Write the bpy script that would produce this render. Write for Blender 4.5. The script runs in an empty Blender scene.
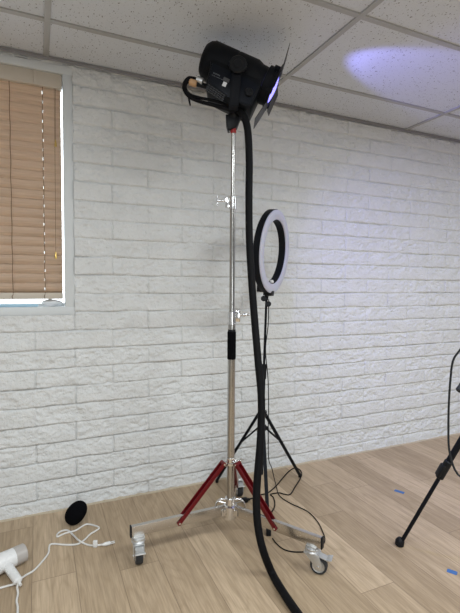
import bpy, bmesh, math, random
from mathutils import Vector, Matrix, noise
random.seed(7)
V = Vector
PI = math.pi
C = bpy.context.scene.collection
sc = bpy.context.scene

# ------------------------------------------------------------------ room measures
WALL_Y = 2.4555          # face of the block wall
CEIL = 2.3748
EYE = 1.2258
XL, XR, YB = -2.2, 5.2, -3.2
FOC = 431.1              # focal length for a 460 x 613 frame

# ------------------------------------------------------------------ camera
yaw, pit, roll = 0.418863, -0.052323, 0.0080077
CF = V((math.sin(yaw)*math.cos(pit), math.cos(yaw)*math.cos(pit), math.sin(pit)))
r0 = V((math.cos(yaw), -math.sin(yaw), 0)); u0 = r0.cross(CF)
CR = math.cos(roll)*r0 + math.sin(roll)*u0
CU = -math.sin(roll)*r0 + math.cos(roll)*u0
CAM = V((0, 0, EYE))
cd = bpy.data.cameras.new('camera'); co = bpy.data.objects.new('camera', cd); C.objects.link(co)
cd.sensor_fit = 'VERTICAL'; cd.sensor_height = 36; cd.lens = 36*FOC/613; cd.clip_start = 0.02
co.matrix_world = Matrix(((CR.x, CU.x, -CF.x, CAM.x), (CR.y, CU.y, -CF.y, CAM.y), (CR.z, CU.z, -CF.z, CAM.z), (0, 0, 0, 1)))
sc.camera = co

def ray(x, y): return CF + CR*((x-230)/FOC) - CU*((y-306.5)/FOC)
def at(x, y, d): return CAM + ray(x, y)*d                       # a measured point at a known distance
def on_z(x, y, z=0.0): r = ray(x, y); return CAM + r*((z-EYE)/r.z)   # a measured point at a known height
def on_y(x, y, Y=WALL_Y): r = ray(x, y); return CAM + r*(Y/r.y)

# ------------------------------------------------------------------ materials
def nt(name):
    m = bpy.data.materials.new(name); m.use_nodes = True
    t = m.node_tree; b = t.nodes['Principled BSDF']
    return m, t, b
def N(t, kind, **kw):
    n = t.nodes.new(kind)
    for k, v in kw.items():
        if k in n.inputs: n.inputs[k].default_value = v
        else: setattr(n, k, v)
    return n
def mth(t, op, a, b=None, c=None, clamp=False):
    n = t.nodes.new('ShaderNodeMath'); n.operation = op; n.use_clamp = clamp
    for i, v in enumerate((a, b, c)):
        if v is None: continue
        if isinstance(v, (int, float)): n.inputs[i].default_value = v
        else: t.links.new(v, n.inputs[i])
    return n.outputs[0]
def mixc(t, fac, a, b, mode='MIX'):
    n = t.nodes.new('ShaderNodeMix'); n.data_type = 'RGBA'; n.blend_type = mode
    for i, v in ((0, fac), (6, a), (7, b)):
        if isinstance(v, (int, float)): n.inputs[i].default_value = v
        elif isinstance(v, tuple): n.inputs[i].default_value = (*v, 1) if len(v) == 3 else v
        else: t.links.new(v, n.inputs[i])
    return n.outputs[2]
def ramp(t, fac, stops):
    n = t.nodes.new('ShaderNodeValToRGB'); e = n.color_ramp.elements
    while len(e) < len(stops): e.new(0.5)
    for k, (p, c) in enumerate(stops):
        e[k].position = p; e[k].color = (*c, 1) if len(c) == 3 else c
    t.links.new(fac, n.inputs[0]); return n.outputs[0]
def mat(name, col, rough=0.5, metal=0.0, var=0.08, nscale=30.0, bump=0.0, spec=0.5, aniso=None):
    m, t, b = nt(name)
    b.inputs['Roughness'].default_value = rough; b.inputs['Metallic'].default_value = metal
    b.inputs['Specular IOR Level'].default_value = spec
    tc = N(t, 'ShaderNodeTexCoord'); no = N(t, 'ShaderNodeTexNoise', Scale=nscale, Detail=4.0)
    t.links.new(tc.outputs['Object'], no.inputs['Vector'])
    lo = tuple(max(0, c*(1-var)) for c in col); hi = tuple(min(1, c*(1+var)) for c in col)
    t.links.new(mixc(t, no.outputs['Fac'], lo, hi), b.inputs['Base Color'])
    t.links.new(mth(t, 'MULTIPLY_ADD', no.outputs['Fac'], 0.02 if metal > 0.5 else 0.12, rough-(0.01 if metal > 0.5 else 0.06), clamp=True), b.inputs['Roughness'])
    if bump:
        bp = N(t, 'ShaderNodeBump', Strength=bump, Distance=0.002)
        t.links.new(no.outputs['Fac'], bp.inputs['Height']); t.links.new(bp.outputs[0], b.inputs['Normal'])
    return m

M = {}
M['steel'] = mat('polished steel', (0.46, 0.45, 0.43), 0.22, 1.0, 0.05)
M['chrome'] = mat('chrome', (0.78, 0.78, 0.78), 0.16, 1.0, 0.04)
M['zinc'] = mat('zinc plated steel', (0.66, 0.67, 0.67), 0.42, 0.85, 0.12, 60)
M['alu'] = mat('brushed aluminium', (0.60, 0.58, 0.55), 0.27, 1.0, 0.06, 90)
M['red'] = mat('red anodised metal', (0.145, 0.004, 0.008), 0.32, 0.3, 0.1)
M['redcap'] = mat('red plastic', (0.36, 0.02, 0.02), 0.4)
M['black'] = mat('black satin plastic', (0.007, 0.008, 0.010), 0.45, 0, 0.2, 40, spec=0.22)
M['blackmat'] = mat('black powder coat', (0.007, 0.008, 0.011), 0.55, 0, 0.2, 200, 0.1, spec=0.12)
M['body'] = mat('charcoal black housing', (0.004, 0.005, 0.007), 0.5, 0, 0.15, 120, 0.05, spec=0.14)
M['panel'] = mat('dark side panel', (0.004, 0.006, 0.011), 0.42, 0, 0.1, 80, spec=0.16)
M['grille'] = mat('dark grey grille', (0.03, 0.032, 0.036), 0.5)
M['leaf'] = mat('dark painted sheet metal', (0.02, 0.02, 0.022), 0.4, 0.3)
M['rubber'] = mat('dark grey rubber', (0.035, 0.037, 0.04), 0.6, 0, 0.15, spec=0.3)
M['foam'] = mat('black foam', (0.004, 0.004, 0.005), 0.95, 0, 0.4, 400, 0.6, spec=0.05)
M['cable'] = mat('black cable jacket', (0.005, 0.005, 0.006), 0.6, 0, 0.2, spec=0.12)
M['greycable'] = mat('dark grey cable jacket', (0.014, 0.015, 0.017), 0.5, spec=0.2)
M['white'] = mat('glossy white plastic', (0.78, 0.78, 0.77), 0.28, 0, 0.02)
M['whitecord'] = mat('white cord jacket', (0.72, 0.71, 0.68), 0.45, 0, 0.03)
M['nozzle'] = mat('smoky grey nozzle', (0.46, 0.43, 0.40), 0.3, 0, 0.05)
M['orange'] = mat('tan orange connector', (0.55, 0.33, 0.17), 0.5)
M['sticker'] = mat('white sticker', (0.75, 0.76, 0.78), 0.5, 0, 0.02)
M['greystk'] = mat('grey sticker', (0.06, 0.06, 0.065), 0.5)
M['tape'] = mat('blue masking tape', (0.045, 0.145, 0.38), 0.6, 0, 0.15, 60)
M['vinyl'] = mat('white window paint', (0.66, 0.69, 0.70), 0.45, 0, 0.04, 14)
M['sash'] = mat('white vinyl sash', (0.74, 0.77, 0.80), 0.4, 0, 0.03)
M['headrail'] = mat('beige headrail', (0.56, 0.50, 0.42), 0.45, 0, 0.04)
M['cord'] = mat('brown ladder cord', (0.20, 0.135, 0.085), 0.8)
M['brass'] = mat('brass', (0.62, 0.44, 0.14), 0.3, 1.0)
M['tbar'] = mat('painted grid steel', (0.40, 0.40, 0.395), 0.5, 0, 0.06, 20)
M['angle'] = mat('painted wall angle', (0.30, 0.295, 0.31), 0.5, 0, 0.2, 30)
M['gap'] = mat('dark joint filler', (0.035, 0.033, 0.032), 0.9)
M['caulk'] = mat('tan floor edge', (0.50, 0.42, 0.31), 0.9, 0, 0.25, 60, 0.4)
M['plaster'] = mat('white painted plaster', (0.45, 0.45, 0.45), 0.8, 0, 0.03, 6)
M['bag'] = mat('white crumpled film', (0.85, 0.86, 0.88), 0.4, 0, 0.03)
M['lightblue'] = mat('pale blue plastic', (0.42, 0.62, 0.75), 0.4, 0, 0.05)

# ring diffuser: translucent white plastic, the lamp's bluish cast painted into its colour
m, t, b = nt('frosted diffuser'); b.inputs['Base Color'].default_value = (0.53, 0.535, 0.64, 1)
b.inputs['Roughness'].default_value = 0.45; b.inputs['Subsurface Weight'].default_value = 0.1
no = N(t, 'ShaderNodeTexNoise', Scale=40.0); bp = N(t, 'ShaderNodeBump', Strength=0.03)
t.links.new(no.outputs['Fac'], bp.inputs['Height']); t.links.new(bp.outputs[0], b.inputs['Normal']); M['diff'] = m
# lamp lens: gives off the blue-violet light
m, t, b = nt('lit lens'); b.inputs['Base Color'].default_value = (0.3, 0.3, 0.6, 1)
vo = N(t, 'ShaderNodeTexVoronoi', Scale=55.0); 
t.links.new(ramp(t, vo.outputs['Distance'], [(0.0, (0.80, 0.82, 1.0)), (0.25, (0.35, 0.33, 1.0)), (0.6, (0.10, 0.08, 0.75))]), b.inputs['Emission Color'])
b.inputs['Emission Strength'].default_value = 2.2; M['lens'] = m
# blinds: wood-look slats that let a little daylight through
m, t, b = nt('tan blind slat'); 
tc = N(t, 'ShaderNodeTexCoord'); mp = N(t, 'ShaderNodeMapping'); mp.inputs['Scale'].default_value = (3, 30, 60)
no = N(t, 'ShaderNodeTexNoise', Scale=3.0, Detail=5.0); t.links.new(tc.outputs['Object'], mp.inputs[0]); t.links.new(mp.outputs[0], no.inputs['Vector'])
colr = ramp(t, no.outputs['Fac'], [(0.3, (0.56, 0.435, 0.33)), (0.7, (0.66, 0.52, 0.40))])
t.links.new(colr, b.inputs['Base Color']); b.inputs['Roughness'].default_value = 0.5
tl = N(t, 'ShaderNodeBsdfTranslucent'); t.links.new(colr, tl.inputs['Color']); mx = N(t, 'ShaderNodeMixShader', Fac=0.40)
t.links.new(b.outputs[0], mx.inputs[1]); t.links.new(tl.outputs[0], mx.inputs[2]); t.links.new(mx.outputs[0], t.nodes['Material Output'].inputs[0]); M['slat'] = m
# window pane
m, t, b = nt('window glass'); gl = N(t, 'ShaderNodeBsdfGlass', Roughness=0.0, IOR=1.45); tr = N(t, 'ShaderNodeBsdfTransparent'); fr = N(t, 'ShaderNodeFresnel', IOR=1.45)
gs = N(t, 'ShaderNodeBsdfGlossy', Roughness=0.02); mx = N(t, 'ShaderNodeMixShader')
t.links.new(fr.outputs[0], mx.inputs[0]); t.links.new(tr.outputs[0], mx.inputs[1]); t.links.new(gs.outputs[0], mx.inputs[2]); t.links.new(mx.outputs[0], t.nodes['Material Output'].inputs[0]); M['glass'] = m

# painted rock-face block
m, t, b = nt('white painted block'); tc = N(t, 'ShaderNodeTexCoord')
n1 = N(t, 'ShaderNodeTexNoise', Scale=9.0, Detail=5.0); n2 = N(t, 'ShaderNodeTexNoise', Scale=85.0, Detail=5.0, Roughness=0.6); n3 = N(t, 'ShaderNodeTexNoise', Scale=34.0, Detail=3.0)
for n in (n1, n2, n3): t.links.new(tc.outputs['Object'], n.inputs['Vector'])
t.links.new(ramp(t, n1.outputs['Fac'], [(0.3, (0.70, 0.71, 0.705)), (0.7, (0.76, 0.77, 0.765))]), b.inputs['Base Color'])
b.inputs['Roughness'].default_value = 0.62; b.inputs['Specular IOR Level'].default_value = 0.3
h = mth(t, 'MULTIPLY_ADD', n3.outputs['Fac'], 1.4, n2.outputs['Fac'])
bp = N(t, 'ShaderNodeBump', Strength=0.8, Distance=0.008); t.links.new(h, bp.inputs['Height']); t.links.new(bp.outputs[0], b.inputs['Normal']); M['block'] = m

# oak plank floor, boards run towards the wall
m, t, b = nt('light oak planks'); tc = N(t, 'ShaderNodeTexCoord'); sp = N(t, 'ShaderNodeSeparateXYZ'); t.links.new(tc.outputs['Object'], sp.inputs[0])
PW, PL = 0.171, 1.22
xs = mth(t, 'DIVIDE', mth(t, 'ADD', sp.outputs['X'], 0.040+PW*40), PW); ix = mth(t, 'FLOOR', xs); fx = mth(t, 'FRACT', xs)
wn = N(t, 'ShaderNodeTexWhiteNoise', noise_dimensions='1D'); t.links.new(ix, wn.inputs['W'])
ys = mth(t, 'ADD', mth(t, 'DIVIDE', mth(t, 'ADD', sp.outputs['Y'], 20.0), PL), mth(t, 'MULTIPLY', wn.outputs['Value'], 7.31)); iy = mth(t, 'FLOOR', ys); fy = mth(t, 'FRACT', ys)
cid = N(t, 'ShaderNodeCombineXYZ'); t.links.new(ix, cid.inputs[0]); t.links.new(iy, cid.inputs[1])
w2 = N(t, 'ShaderNodeTexWhiteNoise', noise_dimensions='3D'); t.links.new(cid.outputs[0], w2.inputs['Vector'])
off = N(t, 'ShaderNodeVectorMath', operation='SCALE'); t.links.new(w2.outputs['Color'], off.inputs[0]); off.inputs['Scale'].default_value = 37.0
ad = N(t, 'ShaderNodeVectorMath', operation='ADD'); t.links.new(tc.outputs['Object'], ad.inputs[0]); t.links.new(off.outputs[0], ad.inputs[1])
def stretched(sx, sy, scale, detail, dist=0.0, rough=0.55):
    mp = N(t, 'ShaderNodeMapping'); mp.inputs['Scale'].default_value = (sx, sy, 1); t.links.new(ad.outputs[0], mp.inputs[0])
    n = N(t, 'ShaderNodeTexNoise', Scale=scale, Detail=detail, Distortion=dist, Roughness=rough); t.links.new(mp.outputs[0], n.inputs['Vector']); return n.outputs['Fac']
fine = stretched(1, 0.045, 130, 6, 0.3, 0.65)
mid = stretched(1, 0.10, 22, 4, 0.6)
big = stretched(1, 0.16, 6.0, 2, 0.2)
rings = mth(t, 'ABSOLUTE', mth(t, 'SUBTRACT', mth(t, 'FRACT', mth(t, 'MULTIPLY', big, 15.0)), 0.5))
base = mixc(t, w2.outputs['Value'], (0.415, 0.314, 0.208), (0.55, 0.426, 0.294))
g1 = ramp(t, fine, [(0.30, (0.74, 0.72, 0.70)), (0.62, (1.06, 1.06, 1.06))])
g2 = ramp(t, mid, [(0.25, (0.84, 0.82, 0.79)), (0.75, (1.10, 1.10, 1.10))])
g3 = ramp(t, rings, [(0.0, (0.92, 0.91, 0.89)), (0.2, (1, 1, 1)), (0.5, (1.02, 1.02, 1.02))])
col = mixc(t, 1.0, mixc(t, 1.0, mixc(t, 1.0, base, g1, 'MULTIPLY'), g2, 'MULTIPLY'), g3, 'MULTIPLY')
ex = mth(t, 'LESS_THAN', mth(t, 'MINIMUM', fx, mth(t, 'SUBTRACT', 1.0, fx)), 0.009)
ey = mth(t, 'LESS_THAN', mth(t, 'MINIMUM', fy, mth(t, 'SUBTRACT', 1.0, fy)), 0.0012)
seam = mth(t, 'MAXIMUM', ex, ey)
t.links.new(mixc(t, mth(t, 'MULTIPLY', seam, 0.62), col, (0.16, 0.11, 0.07)), b.inputs['Base Color'])
t.links.new(mth(t, 'MULTIPLY_ADD', fine, 0.2, 0.40), b.inputs['Roughness']); b.inputs['Specular IOR Level'].default_value = 0.35
bp = N(t, 'ShaderNodeBump', Strength=0.12, Distance=0.001); t.links.new(mth(t, 'SUBTRACT', fine, mth(t, 'MULTIPLY', seam, 1.0)), bp.inputs['Height']); t.links.new(bp.outputs[0], b.inputs['Normal']); M['floor'] = m

# fissured acoustic ceiling tile
m, t, b = nt('fissured ceiling tile'); tc = N(t, 'ShaderNodeTexCoord')
nz = N(t, 'ShaderNodeTexNoise', Scale=55.0, Detail=2.0); t.links.new(tc.outputs['Object'], nz.inputs['Vector'])
sc1 = N(t, 'ShaderNodeVectorMath', operation='SCALE'); t.links.new(nz.outputs['Color'], sc1.inputs[0]); sc1.inputs['Scale'].default_value = 0.022
ad2 = N(t, 'ShaderNodeVectorMath', operation='ADD'); t.links.new(tc.outputs['Object'], ad2.inputs[0]); t.links.new(sc1.outputs[0], ad2.inputs[1])
v1 = N(t, 'ShaderNodeTexVoronoi', Scale=100.0, Randomness=1.0); mp = N(t, 'ShaderNodeMapping'); mp.inputs['Scale'].default_value = (1, 0.55, 1); t.links.new(ad2.outputs[0], mp.inputs[0]); t.links.new(mp.outputs[0], v1.inputs['Vector'])
v2 = N(t, 'ShaderNodeTexVoronoi', Scale=120.0, Randomness=1.0); t.links.new(ad2.outputs[0], v2.inputs['Vector'])
sepc = N(t, 'ShaderNodeSeparateColor'); t.links.new(v1.outputs['Color'], sepc.inputs[0])
rad = mth(t, 'MULTIPLY_ADD', sepc.outputs[0], 0.29, 0.0)
d1 = mth(t, 'LESS_THAN', v1.outputs['Distance'], rad); d2 = mth(t, 'LESS_THAN', v2.outputs['Distance'], 0.16)
pit_ = mth(t, 'MAXIMUM', d1, mth(t, 'MULTIPLY', d2, 0.5))
t.links.new(mixc(t, mth(t, 'MULTIPLY', pit_, 0.85), (0.665, 0.695, 0.74), (0.20, 0.20, 0.20)), b.inputs['Base Color'])
b.inputs['Roughness'].default_value = 0.9; b.inputs['Specular IOR Level'].default_value = 0.1
bp = N(t, 'ShaderNodeBump', Strength=0.3, Distance=0.002); t.links.new(mth(t, 'SUBTRACT', nz.outputs['Fac'], pit_), bp.inputs['Height']); t.links.new(bp.outputs[0], b.inputs['Normal']); M['ctile'] = m

# ------------------------------------------------------------------ mesh helpers (world coordinates)
def frame(d, up=None):
    d = V(d).normalized(); a = V(up) if up is not None else (V((0, 0, 1)) if abs(d.z) < 0.95 else V((1, 0, 0)))
    s = a.cross(d).normalized(); return s, d.cross(s), d
class MB:
    def __init__(s): s.bm = bmesh.new()
    def quad_loop(s, rings, close=True, caps=True, ring_closed=False):
        bm = s.bm; R = [[bm.verts.new(p) for p in r] for r in rings]; n = len(R[0])
        rng = list(range(len(R)-1)) + ([len(R)-1] if ring_closed else [])
        for i in rng:
            a, b_ = R[i], R[(i+1) % len(R)]
            for k in range(n if close else n-1):
                try: bm.faces.new((a[k], a[(k+1) % n], b_[(k+1) % n], b_[k]))
                except ValueError: pass
        if caps and not ring_closed and close and n > 2:
            bm.faces.new(R[0][::-1]); bm.faces.new(R[-1])
        return s
    def box(s, c, size, X=(1, 0, 0), Y=(0, 1, 0), Z=(0, 0, 1), bev=0.0):
        c = V(c); X = V(X)*(size[0]/2); Y = V(Y)*(size[1]/2); Z = V(Z)*(size[2]/2); t = bmesh.new()
        vs = [t.verts.new(c + X*i + Y*j + Z*k) for k in (-1, 1) for j in (-1, 1) for i in (-1, 1)]
        for f in ((0, 2, 3, 1), (4, 5, 7, 6), (0, 1, 5, 4), (2, 6, 7, 3), (0, 4, 6, 2), (1, 3, 7, 5)): t.faces.new([vs[q] for q in f])
        if bev: bmesh.ops.bevel(t, geom=t.edges[:], offset=bev, segments=2, profile=0.5, affect='EDGES')
        me = bpy.data.meshes.new('t'); t.to_mesh(me); t.free(); s.bm.from_mesh(me); bpy.data.meshes.remove(me); return s
    def bar(s, a, b_, w, h, up=None, bev=0.0):
        a, b_ = V(a), V(b_); X, Y, Z = frame(b_-a, up); return s.box((a+b_)/2, (w, h, (b_-a).length), X, Y, Z, bev)
    def prism(s, pts, vec, bev=0.0):
        t = bmesh.new(); vs = [t.verts.new(p) for p in pts]; f = t.faces.new(vs)
        e = bmesh.ops.extrude_face_region(t, geom=[f]); bmesh.ops.translate(t, vec=V(vec), verts=[g for g in e['geom'] if isinstance(g, bmesh.types.BMVert)])
        bmesh.ops.recalc_face_normals(t, faces=t.faces[:])
        if bev: bmesh.ops.bevel(t, geom=t.edges[:], offset=bev, segments=2, profile=0.5, affect='EDGES')
        me = bpy.data.meshes.new('t'); t.to_mesh(me); t.free(); s.bm.from_mesh(me); bpy.data.meshes.remove(me); return s
    def lathe(s, o, d, prof, n=24, up=None, closed=False):
        X, Y, Z = frame(d, up); o = V(o)
        rings = [[o + Z*z + (X*math.cos(2*PI*k/n) + Y*math.sin(2*PI*k/n))*max(r, 1e-5) for k in range(n)] for r, z in prof]
        return s.quad_loop(rings, ring_closed=closed, caps=not closed)
    def cyl(s, a, b_, r, r2=None, n=20, bev=0.0):
        a, b_ = V(a), V(b_); L = (b_-a).length; r2 = r if r2 is None else r2
        p = [(r-bev, 0), (r, bev), (r2, L-bev), (r2-bev, L)] if bev else [(r, 0), (r2, L)]
        return s.lathe(a, b_-a, p, n)
    def tube(s, pts, r, n=10, res=8, smooth=True, flat=1.0):
        P = spline(pts, res) if smooth else [V(p) for p in pts]
        T = [(P[min(i+1, len(P)-1)] - P[max(i-1, 0)]).normalized() for i in range(len(P))]
        X, Y, _ = frame(T[0]); rings = []
        for i, p in enumerate(P):
            if i:
                q = T[i-1].rotation_difference(T[i]); X = q @ X
            X = (X - T[i]*X.dot(T[i])).normalized(); Y = T[i].cross(X)
            rr = r(i/(len(P)-1)) if callable(r) else r
            rings.append([p + X*rr*math.cos(2*PI*k/n) + Y*rr*flat*math.sin(2*PI*k/n) for k in range(n)])
        return s.quad_loop(rings)
    def obj(s, name, m, parent=None, smooth=True):
        me = bpy.data.meshes.new(name); bmesh.ops.recalc_face_normals(s.bm, faces=s.bm.faces[:])
        if parent is not None:
            off = world_loc(parent); bmesh.ops.translate(s.bm, vec=-off, verts=s.bm.verts[:])
        s.bm.to_mesh(me); s.bm.free(); me.materials.append(M[m] if isinstance(m, str) else m)
        if smooth:
            me.shade_smooth(); me.set_sharp_from_angle(angle=math.radians(38))
        o = bpy.data.objects.new(name, me); C.objects.link(o); o.parent = parent; return o
def world_loc(o):
    p = V((0, 0, 0))
    while o is not None: p = p + o.location; o = o.parent
    return p
def spline(pts, res=8):
    P = [V(p) for p in pts]; P = [P[0]*2-P[1]] + P + [P[-1]*2-P[-2]]; out = []
    for i in range(1, len(P)-2):
        a, b_, c, d = P[i-1:i+3]
        for k in range(res):
            u = k/res
            out.append(0.5*((2*b_) + (c-a)*u + (2*a-5*b_+4*c-d)*u*u + (3*b_-a-3*c+d)*u**3))
    out.append(P[-2]); return out
def thing(name, label, cat, loc, group=None):
    o = bpy.data.objects.new(name, None); C.objects.link(o); o.location = V(loc); o.empty_display_size = 0.1
    o['label'] = label; o['category'] = cat
    if group: o['group'] = group
    return o
def tag(o, label, cat, group=None):
    o['label'] = label; o['category'] = cat
    if group: o['group'] = group
    return o
def rebase(o, loc):           # move a one-mesh thing's origin to its base
    loc = V(loc); o.data.transform(Matrix.Translation(-loc)); o.location = loc; return o
def struct(o): o['kind'] = 'structure'; return o

# ------------------------------------------------------------------ the room shell
struct(MB().box(((XL+XR)/2, (YB+WALL_Y+0.2)/2, -0.05), (XR-XL, WALL_Y+0.2-YB, 0.1)).obj('floor', 'floor', smooth=False))
struct(MB().box(((XL+XR)/2, (YB+WALL_Y+0.2)/2, CEIL+0.05), (XR-XL, WALL_Y+0.2-YB, 0.1)).obj('ceiling', 'ctile', smooth=False))
struct(MB().box((XL-0.05, (YB+WALL_Y)/2, CEIL/2), (0.1, WALL_Y-YB+0.4, CEIL)).obj('wall_left', 'plaster', smooth=False))
struct(MB().box((XR+0.05, (YB+WALL_Y)/2, CEIL/2), (0.1, WALL_Y-YB+0.4, CEIL)).obj('wall_right', 'plaster', smooth=False))
struct(MB().box(((XL+XR)/2, YB-0.05, CEIL/2), (XR-XL, 0.1, CEIL)).obj('wall_front', 'plaster', smooth=False))

# back wall: rock-face block courses in running bond, painted white; opening for the window
WX0, WX1, WZ0, WZ1 = -1.07, 0.178, 1.055, 2.345
BW, BH, BX0, BZ0 = 0.3977, 0.0996, 0.1785, 0.0705
def build_wall():
    half = BW/2
    xs = []
    offs = (-0.0045, -0.0018, 0.0018, 0.0045, 0.010)
    k0, k1 = int((XL-BX0)/half)-1, int((XR-BX0)/half)+1
    for k in range(k0, k1+1):
        c = BX0 + k*half
        dense = -0.8 < c < 3.6
        xs += [c+o for o in offs]
        n = 28 if dense else 5
        xs += [c + 0.010 + (half-0.0145-0.0055)*(j/(n)) for j in range(1, n+1)]
    xs = [x for x in xs if XL < x < XR] + [XL, XR, WX0, WX1]
    xs = sorted(set(round(x, 5) for x in xs))
    zs = []
    for k in range(-1, 25):
        c = BZ0 + k*BH
        zs += [c-0.0045, c-0.0015, c+0.0015, c+0.005] + [c + 0.005 + (BH-0.011)*(j/15) for j in range(1, 15)]
    zs = sorted(set([round(z, 5) for z in zs if 0.0 < z < CEIL] + [0.0, round(CEIL, 5), WZ0, WZ1]))
    def depth(x, z):
        row = math.floor((z-BZ0)/BH); zz = (z-BZ0)/BH - row
        o = BX0 if (row % 2 != 0) else BX0 + half        # row -1 (bottom) starts on BX0
        wob = 0.004*noise.noise(V((x*7, row*3.3, 1.7)))
        colf = (x-o)/BW; cb = math.floor(colf); xx = colf - cb
        ex = min(xx, 1-xx)*BW; ez_lo = zz*BH + wob; ez_hi = (1-zz)*BH - wob
        hx = noise.cell(V((cb+0.5, row+0.5, 3.5))); hy = noise.cell(V((cb+0.5, row+0.5, 9.5))); hz = noise.cell(V((cb+0.5, row+0.5, 19.5)))
        sm = lambda e, w: max(0.0, min(1.0, e/w))
        ss = lambda v: v*v*(3-2*v)
        # narrow painted joint; some head joints are almost filled with paint
        jx = ss(sm(abs(ex)-0.0008, 0.0042))
        jx = 1-(1-jx)*(0.12+0.60*abs(hx))
        jl = ss(sm(ez_lo-0.0010, 0.0045)); jh = ss(sm(ez_hi-0.0006, 0.0045))
        fl = 0.62+0.75*noise.noise(V((x*2.3, row*1.9, 7.7))); fl = max(0.30, min(1.0, fl))
        jl = 1-(1-jl)*fl; jh = 1-(1-jh)*fl
        p = V((x*9+z*5+cb*5, z*17-x*3+row*5, hx*9))
        f = noise.noise(p)*0.5 + noise.noise(p*2.1)*0.42 + noise.noise(p*4.3)*0.42 + noise.noise(p*8.2)*0.30
        r = 1-abs(noise.noise(V((x*16+row*7, z*30, cb*3.1))))*2
        body = 0.0180 + 0.0040*hy + 0.0140*f + 0.004*max(0, r-0.6) + (0.5-zz)*(0.008+0.006*hx) + (xx-0.5)*0.005*hz
        return (min(body, 0.019+0.22*(body-0.019)) if body > 0.019 else body)*jx*min(jl, jh) + 0.0006*noise.noise(V((x*60, z*60, 0)))
    verts, faces = [], []
    nx, nz = len(xs), len(zs)
    for z in zs:
        for x in xs:
            verts.append((x, WALL_Y+0.006-depth(x, z), z))
    for j in range(nz-1):
        for i in range(nx-1):
            xm, zm = (xs[i]+xs[i+1])/2, (zs[j]+zs[j+1])/2
            if WX0 < xm < WX1 and WZ0 < zm < WZ1: continue
            faces.append((j*nx+i, j*nx+i+1, (j+1)*nx+i+1, (j+1)*nx+i))
    # reveal round the opening and the outer face, so that the wall has its thickness
    yb = WALL_Y+0.20
    def q(a, b_):
        n = len(verts); verts.extend([(a[0], WALL_Y, a[1]), (b_[0], WALL_Y, b_[1]), (b_[0], yb, b_[1]), (a[0], yb, a[1])]); faces.append((n, n+1, n+2, n+3))
    c = [(WX0, WZ0), (WX1, WZ0), (WX1, WZ1), (WX0, WZ1)]
    for k in range(4): q(c[k], c[(k+1) % 4])
    for x0, x1, z0, z1 in ((XL, WX0, 0, CEIL), (WX1, XR, 0, CEIL), (WX0, WX1, 0, WZ0), (WX0, WX1, WZ1, CEIL)):
        n = len(verts); verts.extend([(x0, yb, z0), (x1, yb, z0), (x1, yb, z1), (x0, yb, z1)]); faces.append((n+3, n+2, n+1, n))
    me = bpy.data.meshes.new('wall_back'); me.from_pydata(verts, [], faces); me.materials.append(M['block']); me.shade_smooth()
    o = bpy.data.objects.new('wall_back', me); C.objects.link(o); return struct(o)
build_wall()

# suspended ceiling grid (inverted tees) and the wall angle
TX0, TSX, TY0, TSY = 0.0534, 1.219, WALL_Y-0.3473, 0.5935
tn = 1
for k in range(-1, 5):
    struct(MB().box((TX0+k*TSX, (YB+WALL_Y)/2, CEIL-0.004), (0.026, WALL_Y-YB-0.01, 0.008)).obj('trim_%d' % tn, 'tbar', smooth=False)); tn += 1
for k in range(0, 9):
    y = TY0-k*TSY
    struct(MB().box(((XL+XR)/2, y, CEIL-0.0035), (XR-XL, 0.026, 0.007)).obj('trim_%d' % tn, 'tbar', smooth=False)); tn += 1
a = MB().box(((XL+XR)/2, WALL_Y-0.011, CEIL-0.006), (XR-XL, 0.034, 0.004)).box(((XL+XR)/2, WALL_Y-0.019, CEIL-0.0135), (XR-XL, 0.004, 0.012))
struct(a.obj('trim_%d' % tn, 'angle', smooth=False)); tn += 1
# ragged tan edge where the boards meet the blocks
e = MB(); n = 220; rings = []
for i in range(n+1):
    x = XL + (XR-XL)*i/n; w = 0.026+0.008*noise.noise(V((x*9, 0, 0))); hgt = 0.008+0.005*noise.noise(V((x*13, 4, 0)))
    rings.append([V((x, WALL_Y+0.01, 0)), V((x, WALL_Y-w, 0)), V((x, WALL_Y-w*0.7, hgt*0.6)), V((x, WALL_Y+0.01, hgt))])
e.quad_loop(rings); struct(e.obj('baseboard_back', 'caulk'))

# ------------------------------------------------------------------ window
win = struct(bpy.data.objects.new('window_1', None)); C.objects.link(win); win.location = (( WX0+WX1)/2, WALL_Y, WZ0)
fw = 0.047
f = MB()
IX0, IX1, IZ0, IZ1 = WX0+fw, WX1-fw, WZ0+0.042, WZ1-0.040
yc, dy = WALL_Y+0.018, 0.05
f.box(((WX0+WX1)/2, yc, WZ1-0.020), (WX1-WX0, dy, 0.040), bev=0.001).box(((WX0+WX1)/2, yc, WZ0+0.021), (WX1-WX0, dy, 0.042), bev=0.001)
for x in (WX0+fw/2, WX1-fw/2): f.box((x, yc, (WZ0+0.042+WZ1-0.040)/2), (fw, dy-0.002, WZ1-WZ0-0.082), bev=0.001)
f.obj('window_frame', 'vinyl', win)
f = MB(); ys = WALL_Y+0.135
for x in (WX0+0.014, WX1-0.014): f.box((x, ys, (IZ0+IZ1)/2), (0.026, 0.05, IZ1-IZ0+0.08), bev=0.003)
for z in (IZ0-0.01, IZ1+0.01): f.box(((WX0+WX1)/2, ys, z), (WX1-WX0-0.054, 0.046, 0.05 if z < 1.6 or z > 1.7 else 0.04), bev=0.003)
f.obj('window_sash', 'sash', win)
MB().box(((WX0+WX1)/2, WALL_Y+0.12, IZ0-0.012), (WX1-WX0, 0.16, 0.022), bev=0.002).obj('window_sill', 'vinyl', win)
MB().box(((IX0+IX1)/2, ys, (IZ0+IZ1)/2), (IX1-IX0, 0.005, IZ1-IZ0)).obj('window_pane', 'glass', win, smooth=False)

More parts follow.
